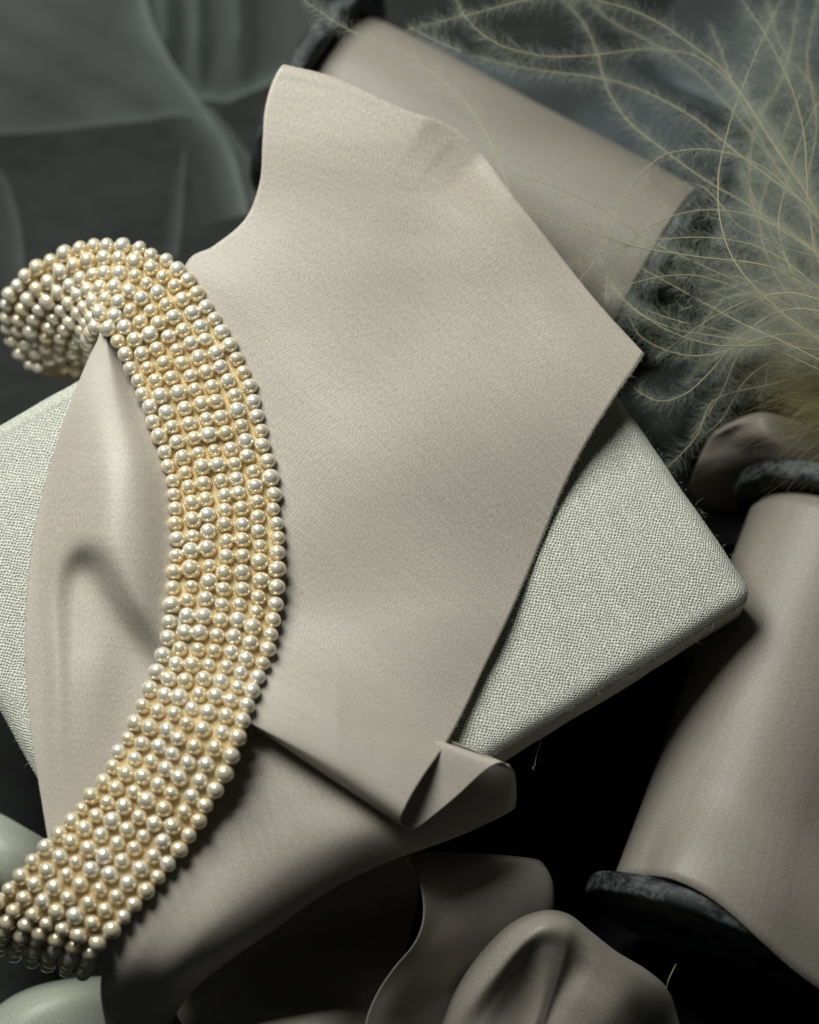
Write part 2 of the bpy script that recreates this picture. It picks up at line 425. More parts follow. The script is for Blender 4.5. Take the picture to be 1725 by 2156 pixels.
eA = np.array(smooth_line([(285,-90),(307,0),(329,66),(366,132),(414,198),(450,249),(490,315),(512,395),(522,440)], 8))
hA = np.array(smooth_line([(-90,290),(0,282),(70,279),(190,266),(311,253),(384,243),(439,268),(488,330),(508,400),(522,441)], 8))
eA_l = [tuple(p) for p in eA]
def zA(U, V):
    d, sd_, a = polydist(U, V, eA_l)
    q = np.clip(1 - d / 95.0, 0, 1)
    z = -21 + 9 * (1 - np.sqrt(np.clip(1 - q ** 2.2 * 0.995, 0, 1)))
    d2 = np.abs(V - np.interp(U, hA[:, 0], hA[:, 1]))
    z += 2.5 * np.exp(-d2 / 9.0) * (U < 400)
    return z + 1.3 * np.sin(U / 62 + V / 150) + 1.0 * np.sin(V / 70 - U / 170 + 1) + 0.5 * np.sin(V / 17 - U / 31)
def topA(U): return np.where(U < 285, -90.0, np.interp(U, eA[:, 0], eA[:, 1]))
t1 = field("tulle_veil", (-90, 521), topA, lambda U: np.maximum(np.interp(U, hA[:, 0], hA[:, 1]), topA(U) + 0.5), 260, 120, zA, M_TULLE)
tag(t1, "sheer grey green tulle with a bright curved edge in the upper left corner", "tulle")
def zB(U, V):
    z = -22 + 1.2 * np.sin(U / 34 + V / 220)
    for u0, wd in ((417, 16), (505, 22), (350, 20)):
        z += 9 * np.exp(-((U - u0 - V * 0.03) / wd) ** 2) * np.clip((200 - V) / 120.0, 0, 1)
    z += 6 * np.exp(-np.abs(V - np.interp(U, [290, 400, 476, 571, 700], [190, 205, 216, 176, 120])) / 12)
    return z
tB = field("tulle_veil", (288, 690), lambda U: np.full_like(U, -90.0), lambda U: np.minimum(np.interp(U, [290, 400, 476, 571, 700], [190, 205, 216, 176, 120]), topA(U) + np.where(U < 452, 14, 999)), 170, 80, zB, M_TULLE)
tag(tB, "sheer grey green tulle layer between the bright curved edge and the black spool end", "tulle")
tC = field("tulle_veil", (440, 548), lambda U: np.interp(U, [440, 476, 542, 555], [218, 258, 342, 362]), lambda U: np.interp(U, [440, 450, 490, 512, 520, 548], [244, 252, 318, 398, 440, 450]), 60, 60,
           lambda U, V: -14 + 9 * np.abs(np.sin((U - V * 0.62) / 34.0)), M_TULLE)
tag(tC, "narrow gathered tulle pleat running down to the left edge of the champagne ribbon", "tulle")
def gathers(curve, widths, z0, dz, mat, label, side=1):
    c = np.array(smooth_line(curve, 10)); t = np.gradient(c, axis=0); t /= np.linalg.norm(t, axis=1)[:, None] + 1e-9
    nr = np.stack([-t[:, 1], t[:, 0]], -1) * side
    env = np.sin(np.linspace(0.12, 1, len(c)) * math.pi * 0.5) ** 0.7
    cols = []
    W_ = []
    for a_, b_ in zip(widths[:-1], widths[1:]): W_ += list(np.linspace(a_, b_, 24, endpoint=False))
    W_.append(widths[-1])
    for k, wd in enumerate(W_):
        p = c + nr * (wd * env[:, None])
        cols.append(P(p[:, 0], p[:, 1], np.full(len(c), z0 + dz * k / len(W_))))
    o = grid_mesh("tulle_veil", np.stack(cols, 1), mat, None, thick=0)
    return tag(o, label, "tulle")
gathers([(285,-90),(307,0),(329,66),(366,132),(414,198),(450,249),(490,315),(512,395),(526,450)], [0, 105], -12, -6, M_GATHER, "pale folded tulle edge sweeping down to the left side of the champagne ribbon", 1)
gathers([(430,205),(452,234),(485,275),(520,320),(545,356),(556,430)], [0, 60], -14, -3, M_GATHER2, "short second tulle edge beside the pale folded one near the ribbon", 1)
gathers([(-20,330),(5,362),(25,403),(42,465),(50,520),(56,600)], [0, 75], -18, -2, M_GATHER2, "faint curved tulle edge above the left end of the pearl band", 1)
gathers([(392,320),(388,400),(384,470),(376,540)], [0, 34], -17, -2, M_GATHER2, "thin upright tulle crease above the top of the pearl band", 1)
ridge2 = smooth_line([(-20, 330), (25, 400), (45, 470), (55, 560), (60, 640)])
ridge3 = smooth_line([(372, 300), (375, 400), (380, 500), (365, 620)])
ridge4 = smooth_line([(420, 400), (440, 470), (470, 520)])
def ztulle2(U, V):
    z = -20 + 0.9 * np.sin(U / 60 - V / 140)
    for r, h, wd in ((ridge2, 5, 14), (ridge3, 3, 12)):
        d, s, a = polydist(U, V, r)
        z = z + h * np.exp(-(d / wd) ** 2) * np.sin(np.clip(a, 0.02, 1) * math.pi) ** 0.5
    return z
t2 = field("tulle_veil", (-120, 620), lambda U: np.full_like(U, -100.0), lambda U: np.full_like(U, 900.0), 170, 110, ztulle2, M_TULLE2)
tag(t2, "thin dark sheer tulle layer behind the pearl band loop at left", "tulle")
ridge5 = smooth_line([(1300, 60), (1370, 130), (1420, 180), (1500, 215), (1570, 250), (1640, 300)])
def ztulle3(U, V):
    d, s, a = polydist(U, V, ridge5)
    z = -16 + 13 * np.exp(-(d / 16) ** 2) + 2.5 * np.sin(U / 95 + V / 60) + 1.4 * np.sin(U / 40 - V / 55)
    return z
t3 = field("tulle_veil", (880, 1850), lambda U: np.interp(U, [880, 1000, 1100, 1200, 1290, 1360, 1420, 1500], [60, 118, 150, 158, 140, 80, 0, -90]), lambda U: np.full_like(U, 520.0), 150, 80, ztulle3, M_TULLE3)
tag(t3, "slate blue sheer tulle behind the champagne spool and feathers at upper right", "tulle")

# ------------------------------------------------------------------ linen book
ZB = 33.0
cR = P(1597, 1252, ZB)                 # right corner
cT = P(974, 341, ZB)
ax = (cR - cT); Wd = np.linalg.norm(ax[:2]); ax = ax / np.linalg.norm(ax)
ay = np.array([-ax[1], ax[0], 0.0])    # perpendicular
if np.dot(ay[:2], (P(324, 2066, ZB) - cR)[:2]) < 0: ay = -ay
# local x along short edge (T->R), y along long edge (R->bottom left)
cB = P(324, 2066, ZB)
Ln = np.dot(cB - cR, ay)
TH = 0.016
book = empty("linen_book", tuple((cR + cT) / 2 * np.array([1, 1, 0]) + np.array([ay[0], ay[1], 0]) * Ln / 2))
tag(book, "rectangular book bound in pale grey green woven linen under the champagne ribbon", "book")
book.location.z = ZB / 1000 - TH
def rounded_block(sx, sy, sz, r, rv, nx, ny):
    """superellipse-edged block, local coords, top at 0"""
    bm = bmesh.new()
    bmesh.ops.create_cube(bm, size=1)
    for v_ in bm.verts: v_.co = Vector((v_.co.x * sx, v_.co.y * sy, (v_.co.z - 0.5) * sz))
    vert_e = [e for e in bm.edges if abs(e.verts[0].co.z - e.verts[1].co.z) > sz * 0.5]
    bmesh.ops.bevel(bm, geom=vert_e, offset=rv, segments=5, affect='EDGES', profile=0.5)
    top = [e for e in bm.edges if all(abs(v_.co.z) < 1e-6 for v_ in e.verts) or all(abs(v_.co.z + sz) < 1e-6 for v_ in e.verts)]
    bmesh.ops.bevel(bm, geom=top, offset=r, segments=6, affect='EDGES', profile=0.5)
    return bm
bm = rounded_block(Wd, Ln, TH, 0.0033, 0.0040, 1, 1)
for k in range(1, 60):
    x = -Wd / 2 + Wd * k / 60
    g = bm.verts[:] + bm.edges[:] + bm.faces[:]
    bmesh.ops.bisect_plane(bm, geom=g, plane_co=(x, 0, 0), plane_no=(1, 0, 0))
for k in range(1, 80):
    y = -Ln / 2 + Ln * k / 80
    g = bm.verts[:] + bm.edges[:] + bm.faces[:]
    bmesh.ops.bisect_plane(bm, geom=g, plane_co=(0, y, 0), plane_no=(0, 1, 0))
bm.normal_update()
for v_ in bm.verts:
    nse = noise.noise(v_.co * 160) * 0.00022 + noise.noise(v_.co * 45) * 0.0004
    ex = min(Wd / 2 - abs(v_.co.x), Ln / 2 - abs(v_.co.y))
    if v_.co.z > -0.002: v_.co.z -= 0.0005 * math.exp(-ex / 0.006)
    v_.co += v_.normal * nse
uvl = bm.loops.layers.uv.new("UVMap")
for f in bm.faces:
    f.smooth = True
    for lp in f.loops:
        c, nn = lp.vert.co, lp.vert.normal
        wx = abs(nn.x) / (abs(nn.x) + abs(nn.y) + 1e-6)
        drop = -c.z if (abs(nn.x) + abs(nn.y)) > 0.05 else 0
        lp[uvl].uv = ((c.x + math.copysign(drop * wx * 1.1, c.x)) * 1000, (c.y + math.copysign(drop * (1 - wx) * 1.1, c.y)) * 1000)
me = bpy.data.meshes.new("cover"); bm.to_mesh(me); bm.free(); me.materials.append(M_LINEN)
cover = bpy.data.objects.new("cover", me); C.objects.link(cover); cover.parent = book
Bm = Matrix(((ax[0], ay[0], 0, 0), (ax[1], ay[1], 0, 0), (0, 0, 1, TH), (0, 0, 0, 1)))
cover.matrix_local = Bm
bmat = Matrix.Translation(book.location) @ Bm
# (the two base vectors may form a left-handed frame: keep faces outward)
if ax[0] * ay[1] - ax[1] * ay[0] < 0:
    me.flip_normals()

bk = rounded_block(Wd - 0.022, Ln - 0.022, 0.043, 0.002, 0.006, 1, 1)  # added inset block, dark so the space under the cover reads as deep shade
for f in bk.faces: f.smooth = True
mb = bpy.data.meshes.new("dark_block"); bk.to_mesh(mb); bk.free(); mb.materials.append(M_DARK)
if ax[0] * ay[1] - ax[1] * ay[0] < 0: mb.flip_normals()
blk = bpy.data.objects.new("dark_block", mb); C.objects.link(blk)
blk.matrix_world = Matrix.Translation((0, 0, -TH - 0.0002)) @ bmat
tag(blk, "added black block underneath the linen book, standing in for the shade there", "block")

# fine fibres standing off the cover edges
def strips(curves, mat, name, parent=None, width=0.00003, mats=None, mi=None):
    """curves: list of (k,3) arrays, tapering flat ribbons"""
    V, F = [], []
    for c, wd in curves:
        c = np.asarray(c)
        t = np.gradient(c, axis=0)
        sd = np.cross(t, np.array([rng.normal(0, .3), rng.normal(0, .3), 1.0]))
        sd /= np.linalg.norm(sd, axis=1)[:, None] + 1e-12
        k = len(c); b = len(V)
        wds = wd * np.linspace(1, 0.25, k)[:, None] * 0.5
        V.extend(c - sd * wds); V.extend(c + sd * wds)
        for i in range(k - 1): F.append((b + i, b + i + 1, b + k + i + 1, b + k + i))
    return mesh_obj(name, V, F, mat, parent, smooth=False)
fib = []
for k in range(420):
    e = rng.integers(0, 3)
    t = rng.uniform(-0.5, 0.5)
    if e == 0: p = Vector((Wd / 2 * 0.998, t * Ln, -0.001 - rng.uniform(0, .002))) ; d = Vector((1, 0, 0.5))
    elif e == 1: p = Vector((t * Wd, -Ln / 2 * 0.998, -0.0005)); d = Vector((0, -1, 0.6))
    else: p = Vector((t * Wd, Ln / 2 * .998, -0.001)); d = Vector((0, 1, 0.5))
    d = (d + Vector(rng.normal(0, .6, 3))).normalized()
    l = rng.exponential(0.0005) + 0.0002
    p = bmat @ p; d = (bmat.to_3x3() @ d).normalized()
    cur = d.cross(Vector(rng.normal(0, 1, 3))).normalized()
    pts = [np.array(p + d * l * q + cur * l * 0.5 * q * q) for q in (0, .35, .7, 1)]
    fib.append((pts, 0.000035))
fo = strips(fib, M_FIBRE, "fuzz", book); fo['kind'] = 'stuff'
th = cr(P([1140, 1137, 1130, 1126, 1121, 1126], [1548, 1568, 1590, 1612, 1617, 1622], [27, 26, 25, 24.5, 24.5, 24]), 5)
def tube(path, r, seg=6):
    path = np.asarray(path); V, F, UV = [], [], []
    t = np.gradient(path, axis=0); t /= np.linalg.norm(t, axis=1)[:, None] + 1e-12
    up = np.array([0.13, 0.21, 0.97])
    al = np.concatenate([[0], np.cumsum(np.linalg.norm(np.diff(path, axis=0), axis=1))])
    for i, p in enumerate(path):
        a = np.cross(t[i], up); a /= np.linalg.norm(a) + 1e-12; b = np.cross(a, t[i])
        rr = r[i] if hasattr(r, '__len__') else r
        for k in range(seg):
            th_ = 2 * math.pi * k / seg
            V.append(p + rr * (math.cos(th_) * a + math.sin(th_) * b)); UV.append((al[i] * 1000, k * rr * 1000))
    for i in range(len(path) - 1):
        for k in range(seg):
            F.append((i * seg + k, i * seg + (k + 1) % seg, (i + 1) * seg + (k + 1) % seg, (i + 1) * seg + k))
    return V, F, UV
V, F, UV = tube(th, 0.00009)
mesh_obj("loose_thread", V, F, M_FIBRE, book)

# ------------------------------------------------------------------ spools
def spool(name, label, pa, pb, zc, rw, rf, tf, tlabel=None, loose=None):
    A = P(*pa, zc); B = P(*pb, zc)
    X_ = B - A; Ls = np.linalg.norm(X_); X_ /= Ls
    mid = (A + B) / 2
    root = empty(name, (mid[0], mid[1], 0))
    root.rotation_euler = (0, 0, math.atan2(X_[1], X_[0]))
    bpy.context.view_layer.update()
    tag(root, label, "ribbon spool", "wide ribbon spools lying on their sides")
    def lathe(nm, prof, mat, seg=96, uvr=None):
        V, F, UV = [], [], []
        for i, (x, r) in enumerate(prof):
            for k in range(seg + 1):
                a = 2 * math.pi * k / seg
                V.append((x, r * math.cos(a), zc / 1000 + r * math.sin(a)))
                UV.append((x * 1000, a * (uvr or r) * 1000))
        s1 = seg + 1
        for i in range(len(prof) - 1):
            for k in range(seg):
                F.append((i * s1 + k, (i + 1) * s1 + k, (i + 1) * s1 + k + 1, i * s1 + k + 1))
        o = mesh_obj(nm, V, F, mat, None, UV)
        o.parent = root
        return o
    for s in (-1, 1):
        x0 = s * Ls / 2; x1 = s * (Ls / 2 + tf); b = 0.0007
        prof = [(x0, rf * 0.25), (x0, rf - b * 1.6), (x0 + s * b * .4, rf - b * .5), (x0 + s * b * 1.4, rf), (x1 - s * b * 1.4, rf), (x1 - s * b * .4, rf - b * .5), (x1, rf - b * 1.6), (x1, rf * 0.25), (x0, rf * 0.25)]
        lathe("flange", prof, M_BLACK)
    lathe("core", [(-Ls / 2 - tf * .5, rf * .25), (-Ls / 2 - tf * .5, rf * .32), (Ls / 2 + tf * .5, rf * .32), (Ls / 2 + tf * .5, rf * .25)], M_BLACK, 32)
    # wound ribbon: slight barrel, edges of the turns uneven
    h = Ls / 2 - 0.0006
    prof = [(-h, rf * .32)] + [(-h + 0.0004 * (k % 2), rf * .32 + (rw - rf * .32) * k / 24) for k in range(1, 24)]
    prof += [(-h + 0.0002, rw - 0.0001)] + [(-h + 2 * h * q, rw + 0.0002 * math.sin(q * 9) + 0.0003 * math.sin(math.pi * q)) for q in np.linspace(0.01, 0.99, 40)] + [(h - 0.0002, rw - 0.0001)]
    prof += [(h - 0.0004 * (k % 2), rf * .32 + (rw - rf * .32) * k / 24) for k in range(23, 0, -1)]
    lathe("wound_ribbon", prof, M_SATIN_SHADED, 120, rw)
    return root, Ls
SP1, L1 = spool("ribbon_spool", "black ended spool of champagne ribbon behind the folded ribbon at the top", (690, 208), (1381, 582), 3, 0.0222, 0.0278, 0.0048)
SP2, L2 = spool("ribbon_spool", "black ended spool of champagne ribbon lying right of the linen book corner", (1791, 1128), (1502, 1940), 3, 0.0222, 0.0278, 0.0048)
# loose last turn of spool 2 that slips over the lower flange
na, nx = 84, 46
G = np.zeros((na, nx, 3))
rf2 = 0.0278; rw2 = 0.0227
def sst(x): x = min(1, max(0, x)); return x * x * (3 - 2 * x)
for i in range(na):
    ad = -6 + 190 * i / (na - 1)              # degrees from the side nearest the book, over the top
    aw = min(ad, 112)                         # past there the turn leaves the roll and runs off to the right
    a = math.radians(180 - aw)
    off = math.radians(max(0, ad - 112)) * 0.032
    lift = sst((ad - 36) / 30); k = sst((ad - 60) / 75)
    xe = L2 / 2 - 0.0006 + k * 0.0080 + 0.0002 * math.sin(ad * 0.13) + off * 0.12
    for j in range(nx):
        q = j / (nx - 1)
        x = -L2 / 2 + 0.0025 + (xe + L2 / 2 - 0.0025) * q
        over = sst((x - (L2 / 2 - 0.024)) / 0.0235)
        R = rw2 + 0.0002 + (rf2 + 0.0006 - rw2) * over * lift
        R += 0.0003 * math.sin(q * 5 + ad * .03) * math.sin(math.pi * q)
        G[i, j] = (x, R * math.cos(a) + off * math.sin(a), 0.003 + R * math.sin(a) - off * math.cos(a))
lo = grid_mesh("loose_turn", G, M_SATIN_SHADED, None, thick=0.00015)
lo.parent = SP2

# ------------------------------------------------------------------ big champagne ribbon
rib = empty("champagne_ribbon", (0, 0, 0.034))
tag(rib, "wide champagne satin ribbon folded over the linen book with a curled lower corner", "ribbon")
dev = [(0, 0), (0, -62), (0, -110), (0, -158), (0, -100), (0, -36), (0, 0)]
S7 = [0, .15, .33, .5, .67, .85, 1]
rowsLR = [  # L(u,v,z)  R(u,v,z)  bow  extra z at mid
    ((700, 330, 38), (1270, 800, 36), .75, 0),
    ((640, 215, 42), (1312, 772, 38.6), .9, 1),
    ((606, 146, 48.5), (1343, 752, 41.6), .98, 1),
    ((594, 138, 51), (1357, 745, 42.8), 1.0, 1),
    ((574, 172, 50.6), (1351, 754, 42.7), .98, 1),
    ((558, 230, 49.5), (1335, 779, 42.2), .92, 1),
    ((553, 300, 48), (1308, 817, 41.2), .78, 1),
    ((547, 385, 45.6), (1240, 925, 38.6), .6, 1.2),
    ((516, 462, 43.5), (1190, 1022, 36.4), .45, 1.8),
    ((450, 518, 42), (1148, 1122, 35.2), .33, 2.4),
    ((392, 556, 41), (1104, 1228, 34.8), .22, 2.6),
    ((350, 700, 39), (1062, 1322, 34.8), .12, 2.3),
    ((345, 850, 37.6), (1022, 1404, 35.0), .05, 2.0),
    ((350, 1050, 36.8), (980, 1492, 35.6), 0, 2.0),
    ((350, 1250, 36.8), (938, 1568, 37), 0, 2.2),
    ((410, 1400, 38.6), (896, 1628, 39.2), 0, 2.2),
    ((480, 1490, 40.9), (866, 1676, 40.4), 0, 1.6),
    ((530, 1524, 41.6), (850, 1708, 40.4), 0, .6),
    ((541, 1534, 40.0), (844, 1730, 38.4), 0, .2),
    ((545, 1532, 36.6), (855, 1744, 35.2), 0, 0),
    ((600, 1520, 36.0), (874, 1746, 34.2), 0, 0),
    ((660, 1500, 35.7), (915, 1716, 34.6), 0, 0),
    ((715, 1490, 35.7), (965, 1674, 36), 0, 0),
    ((745, 1492, 35.8), (1012, 1630, 38), 0, 0),
    ((765, 1503, 35.6), (1042, 1609, 38.8), 0, 0),
    ((775, 1510, 35.2), (1062, 1606, 38.2), 0, 0),
    ((780, 1520, 34.8), (1075, 1620, 36.4), 0, 0),
]
rows = []
for (Lp, Rp, bow, ez) in rowsLR:
    r = []
    for s_, d_ in zip(S7, dev):
        r.append([Lp[0] + (Rp[0] - Lp[0]) * s_ + bow * d_[0], Lp[1] + (Rp[1] - Lp[1]) * s_ + bow * d_[1],
                  Lp[2] + (Rp[2] - Lp[2]) * s_ + ez * 4 * s_ * (1 - s_)])
    rows.append(r)
rline = [(900, 250), (960, 290), (1105, 447), (1242, 622), (1357, 745)]
def zup(U, V):
    d, _s, a = polydist(U, V, rline)
    z = -3.2 * np.exp(-(d / 75.0) ** 2) * np.clip(a / 0.2, 0, 1)
    z += 1.3 * np.exp(-((V - 1500 - (U - 700) * 0.5) / 95.0) ** 2) * np.clip((930 - U) / 220.0, 0, 1) ** 1.5
    z += 1.0 * np.sin((U * 0.8 - V * 0.55) / 105.0 + 0.6) * np.clip((V - 300) / 200, 0, 1) * np.clip((1500 - V) / 200, 0, 1)
    z += 0.6 * np.sin((U * 0.35 + V) / 90.0) * np.clip((V - 400) / 200, 0, 1) * np.clip((1450 - V) / 200, 0, 1)
    return z
sheet("upper_fold", rows, M_SATIN, rib, kr=9, kc=18, wob=0.0006, wsc=36, seed=2, zfun=zup)
rows = [
 [(790,1500,34.5),(880,1532,34.8),(980,1572,35.6),(1066,1608,36.9),(1068,1610,36.8)],
 [(800,1520,34.2),(890,1555,34.3),(990,1590,34.6),(1077,1628,34.8),(1080,1631,34.6)],
 [(800,1545,34.0),(890,1590,34.0),(990,1630,32.5),(1079,1684,29.0),(1082,1688,28.6)],
 [(780,1560,34.0),(870,1620,34.0),(970,1675,30.8),(1060,1709,26.5),(1062,1712,26)],
 [(720,1560,34.2),(800,1650,34.0),(870,1720,31.5),(950,1760,26.2),(951,1764,25.2)],
 [(650,1550,35.4),(710,1670,35.6),(760,1755,34.8),(810,1812,28),(810,1812,23)],
 [(560,1540,36.2),(610,1690,36.8),(652,1805,35.4),(683,1877,28),(676,1868,17)],
 [(470,1600,36.6),(510,1750,37.6),(547,1882,36.0),(570,1958,27),(560,1950,12)],
 [(380,1720,37.0),(420,1850,37.4),(453,1957,35.8),(475,2025,26),(463,2018,9)],
 [(300,1850,36.6),(335,1960,36.4),(370,2046,31.5),(403,2088,19),(393,2082,4)],
 [(236,1960,35.0),(272,2042,33.0),(314,2104,24.5),(357,2153,12),(350,2150,1)],
 [(212,2072,27.0),(240,2120,21.0),(282,2170,13.0),(332,2212,4),(330,2210,1)],
 [(224,2180,22.0),(248,2225,15.0),(282,2255,9.0),(330,2285,3),(330,2282,1)],
]
sheet("lower_fold", rows, M_SATIN, rib, kr=12, kc=14, wob=0.0004, wsc=50, seed=5)
sel = cr(np.array([(1357,745,44.5),(1335,779,43.5),(1308,817,42),(1240,925,38.6),(1190,1022,36.4),(1148,1122,35.2),(1104,1228,34.8),(1062,1322,34.8),(1022,1404,35.0),(980,1492,35.6),(938,1568,37),(896,1628,38.2),(866,1676,39),(850,1708,38.8)], float), 40)
fr = []
for k in range(900):
    q = sel[rng.integers(0, len(sel) - 1)]
    p = P(q[0] - rng.uniform(0, 3), q[1], q[2]); ln = rng.exponential(0.00011) + 0.00006
    d_ = np.array([0.85, -0.35, 0.1]) + rng.normal(0, .35, 3)
    c_ = rng.normal(0, .4, 3)
    fr.append(([p + d_ * ln * g + c_ * ln * g * g for g in (0, .4, .8, 1.1)], 0.00004))
o = strips(fr, M_SATINF, "frayed_edge", rib); o['kind'] = 'stuff'
# left fold on the book, tented over a deep pleat
nu, nv = 110, 190
Ledge = cr(np.array([(212,690),(206,716),(190,748),(163,812),(132,895),(104,985),(80,1080),(63,1180),(54,1290),(53,1390),(60,1490),(74,1600),(90,1700),(103,1778),(112,1840)], float), 20)
Redge = cr(np.array([(222,690),(240,730),(270,790),(310,870),(360,960),(400,1050),(410,1150),(405,1270),(395,1370),(380,1460),(340,1560),(290,1660),(230,1740),(190,1800),(170,1850)], float), 20)
def resamp(A, n_):
    l = np.concatenate([[0], np.cumsum(np.hypot(*np.diff(A, axis=0).T))]); t = np.linspace(0, l[-1], n_)
    return np.stack([np.interp(t, l, A[:, 0]), np.interp(t, l, A[:, 1])], -1)
Le, Re = resamp(Ledge, nv), resamp(Redge, nv)
s_ = np.linspace(0, 1, nu)[None, :]
U = Le[:, :1] * (1 - s_) + Re[:, :1] * s_; V = Le[:, 1:] * (1 - s_) + Re[:, 1:] * s_
pleat = smooth_line([(122, 1330), (126, 1255), (142, 1197), (172, 1168), (205, 1180), (232, 1222), (270, 1288), (318, 1352), (370, 1420)], 8)
d, sd, al = polydist(U, V, pleat)
def ss_(x): x = np.clip(x, 0, 1); return x * x * (3 - 2 * x)
vv = V - 1195 - (U - 180) * 0.75
A_ = 8.6 * ss_((U - 62) / 175.0) * np.where(vv < 0, np.exp(-(vv / 620.0) ** 2), np.exp(-(vv / 210.0) ** 2)) * (0.35 + 0.65 * ss_((1 - s_) / 0.35))
low = ss_((V - 1330) / 120.0) * ss_((250 - U) / 60.0)          # the hollow runs out downwards on its left
H_ = A_ * np.where(sd < 0, 1.0, 0.0) * (1 - low) + A_ * 0.25 * low
def blur(Q, n_, ax):
    for _ in range(n_):
        Qp = np.concatenate([np.take(Q, [0], ax), Q, np.take(Q, [-1], ax)], ax)
        Q = (np.take(Qp, range(0, Q.shape[ax]), ax) + 2 * Q + np.take(Qp, range(2, Q.shape[ax] + 2), ax)) / 4
    return Q
H_ = blur(blur(H_, 26, 0), 60, 1)
Zf = 34.0 + H_
Zf += 1.1 * np.exp(-((U - 120) / 24) ** 2 - ((V - 1420) / 200) ** 2)
Zf += 0.8 * np.exp(-((U - 250) / 60) ** 2 - ((V - 1000) / 140) ** 2)
Zf += 0.5 * np.sin((U + V * 0.25) / 38.0) * ss_(s_ * 3) * ss_((V - 800) / 200.0)
grid_mesh("left_fold", P(U, V, Zf), M_SATIN, rib, wob=0.0002, wsc=60, seed=9)

# ------------------------------------------------------------------ loops of ribbon in the shade below the book
def addloop(name, rows, label, cat="ribbon", mat=M_SATIN_SHADED, dz=0, **kw):
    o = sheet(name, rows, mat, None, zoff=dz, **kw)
    return tag(o, label, cat)
rows = [
 [(860,1790,6),(930,1795,8),(1020,1798,10),(1105,1806,10),(1140,1815,8),(1150,1840,3)],
 [(868,1812,11),(930,1812,10),(1020,1812,11),(1115,1815,11),(1155,1838,9),(1158,1860,3)],
 [(879,1845,17),(930,1845,13),(1020,1845,11),(1115,1845,11),(1162,1868,9),(1164,1880,3)],
 [(891,1895,20),(938,1890,14),(1020,1890,11),(1110,1895,10),(1162,1915,7),(1160,1925,2)],
 [(889,1945,21),(935,1945,15),(1010,1945,10),(1085,1950,8),(1140,1962,5),(1140,1970,1)],
 [(870,1990,21),(915,1995,16),(980,2005,9),(1050,2010,5),(1100,2020,3),(1110,2025,1)],
 [(828,2040,20),(875,2050,16),(940,2060,9),(1000,2065,4),(1050,2070,2),(1060,2070,1)],
 [(792,2095,18),(840,2105,15),(905,2110,8),(960,2115,4),(1000,2120,2),(1010,2120,1)],
 [(770,2155,16),(818,2165,13),(880,2170,7),(930,2175,3),(970,2180,2),(980,2180,1)],
 [(768,2230,13),(815,2240,11),(870,2240,6),(930,2240,3),(970,2240,2),(980,2240,1)],
]
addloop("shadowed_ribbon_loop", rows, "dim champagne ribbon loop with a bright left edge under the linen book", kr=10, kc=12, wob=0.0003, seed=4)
rowsC = [
 [(925,2170,3),(960,2085,7),(1010,2010,11),(1075,1945,15),(1140,1918,17),(1195,1924,17),(1245,1962,15),(1300,2005,12),(1365,2045,9),(1410,2090,5),(1435,2170,2)],
 [(932,2172,8),(968,2095,14),(1020,2024,19),(1082,1960,23),(1143,1930,25),(1196,1938,24.5),(1238,1975,22),(1290,2015,19),(1350,2055,15),(1395,2100,9),(1420,2170,3)],
 [(950,2180,12),(990,2115,18),(1042,2050,23),(1100,1985,27),(1148,1955,28.5),(1192,1965,27),(1222,2000,21),(1270,2030,22),(1330,2075,19),(1375,2120,12),(1400,2180,4)],
 [(985,2200,14),(1020,2140,17),(1062,2082,19),(1108,2022,21),(1150,1995,27.5),(1188,2005,26),(1205,2035,17),(1250,2060,23),(1310,2105,21),(1350,2150,13),(1375,2205,5)],
 [(1010,2225,15),(1040,2170,15),(1075,2115,16),(1112,2065,17),(1148,2045,25),(1175,2052,23.5),(1185,2080,15),(1225,2100,23),(1285,2140,21.5),(1330,2185,14),(1350,2235,5)],
 [(1030,2260,15),(1055,2215,14),(1085,2165,14),(1112,2120,15),(1140,2100,22),(1158,2105,20),(1165,2130,14),(1200,2145,21),(1260,2180,20),(1305,2225,14),(1330,2270,5)],
 [(1040,2300,15),(1062,2270,13),(1085,2230,13),(1108,2185,14),(1125,2160,19),(1140,2165,17),(1145,2185,13),(1175,2200,19),(1235,2230,18),(1280,2270,12),(1300,2310,5)],
]
rows = []
for r in rowsC:
    zs = [p[2] for p in r]
    sm = [zs[0]] + [(zs[k - 1] + zs[k] * 2 + zs[k + 1]) / 4 for k in range(1, len(zs) - 1)] + [zs[-1]]
    sm = [sm[0]] + [(sm[k - 1] + sm[k] * 2 + sm[k + 1]) / 4 for k in range(1, len(sm) - 1)] + [sm[-1]]
    rows.append([(p[0], p[1], 0.15 * z_ + 0.85 * q_) for p, z_, q_ in zip(r, zs, sm)])
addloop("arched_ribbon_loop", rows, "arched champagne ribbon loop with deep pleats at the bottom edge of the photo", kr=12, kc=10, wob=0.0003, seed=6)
rows = [
 [(360,2080,-9),(470,1960,-9),(600,1880,-9),(740,1830,-9),(880,1790,-9)],
 [(370,2120,-10),(480,2040,-11),(620,1980,-12),(760,1930,-12),(880,1890,-12)],
 [(380,2150,4),(500,2120,2),(640,2098,-2),(760,2060,1),(850,2020,1)],
 [(420,2190,22),(540,2165,20),(660,2148,16),(760,2140,2),(830,2120,1)],
 [(450,2250,26),(560,2230,24),(680,2215,20),(770,2200,3),(830,2190,1)],
]
addloop("shadowed_ribbon_length", rows, "length of ribbon lying in deep brown shade inside the lower fold", kr=12, kc=12, wob=0.0005, seed=8, dz=-8, mat=M_SATIN)
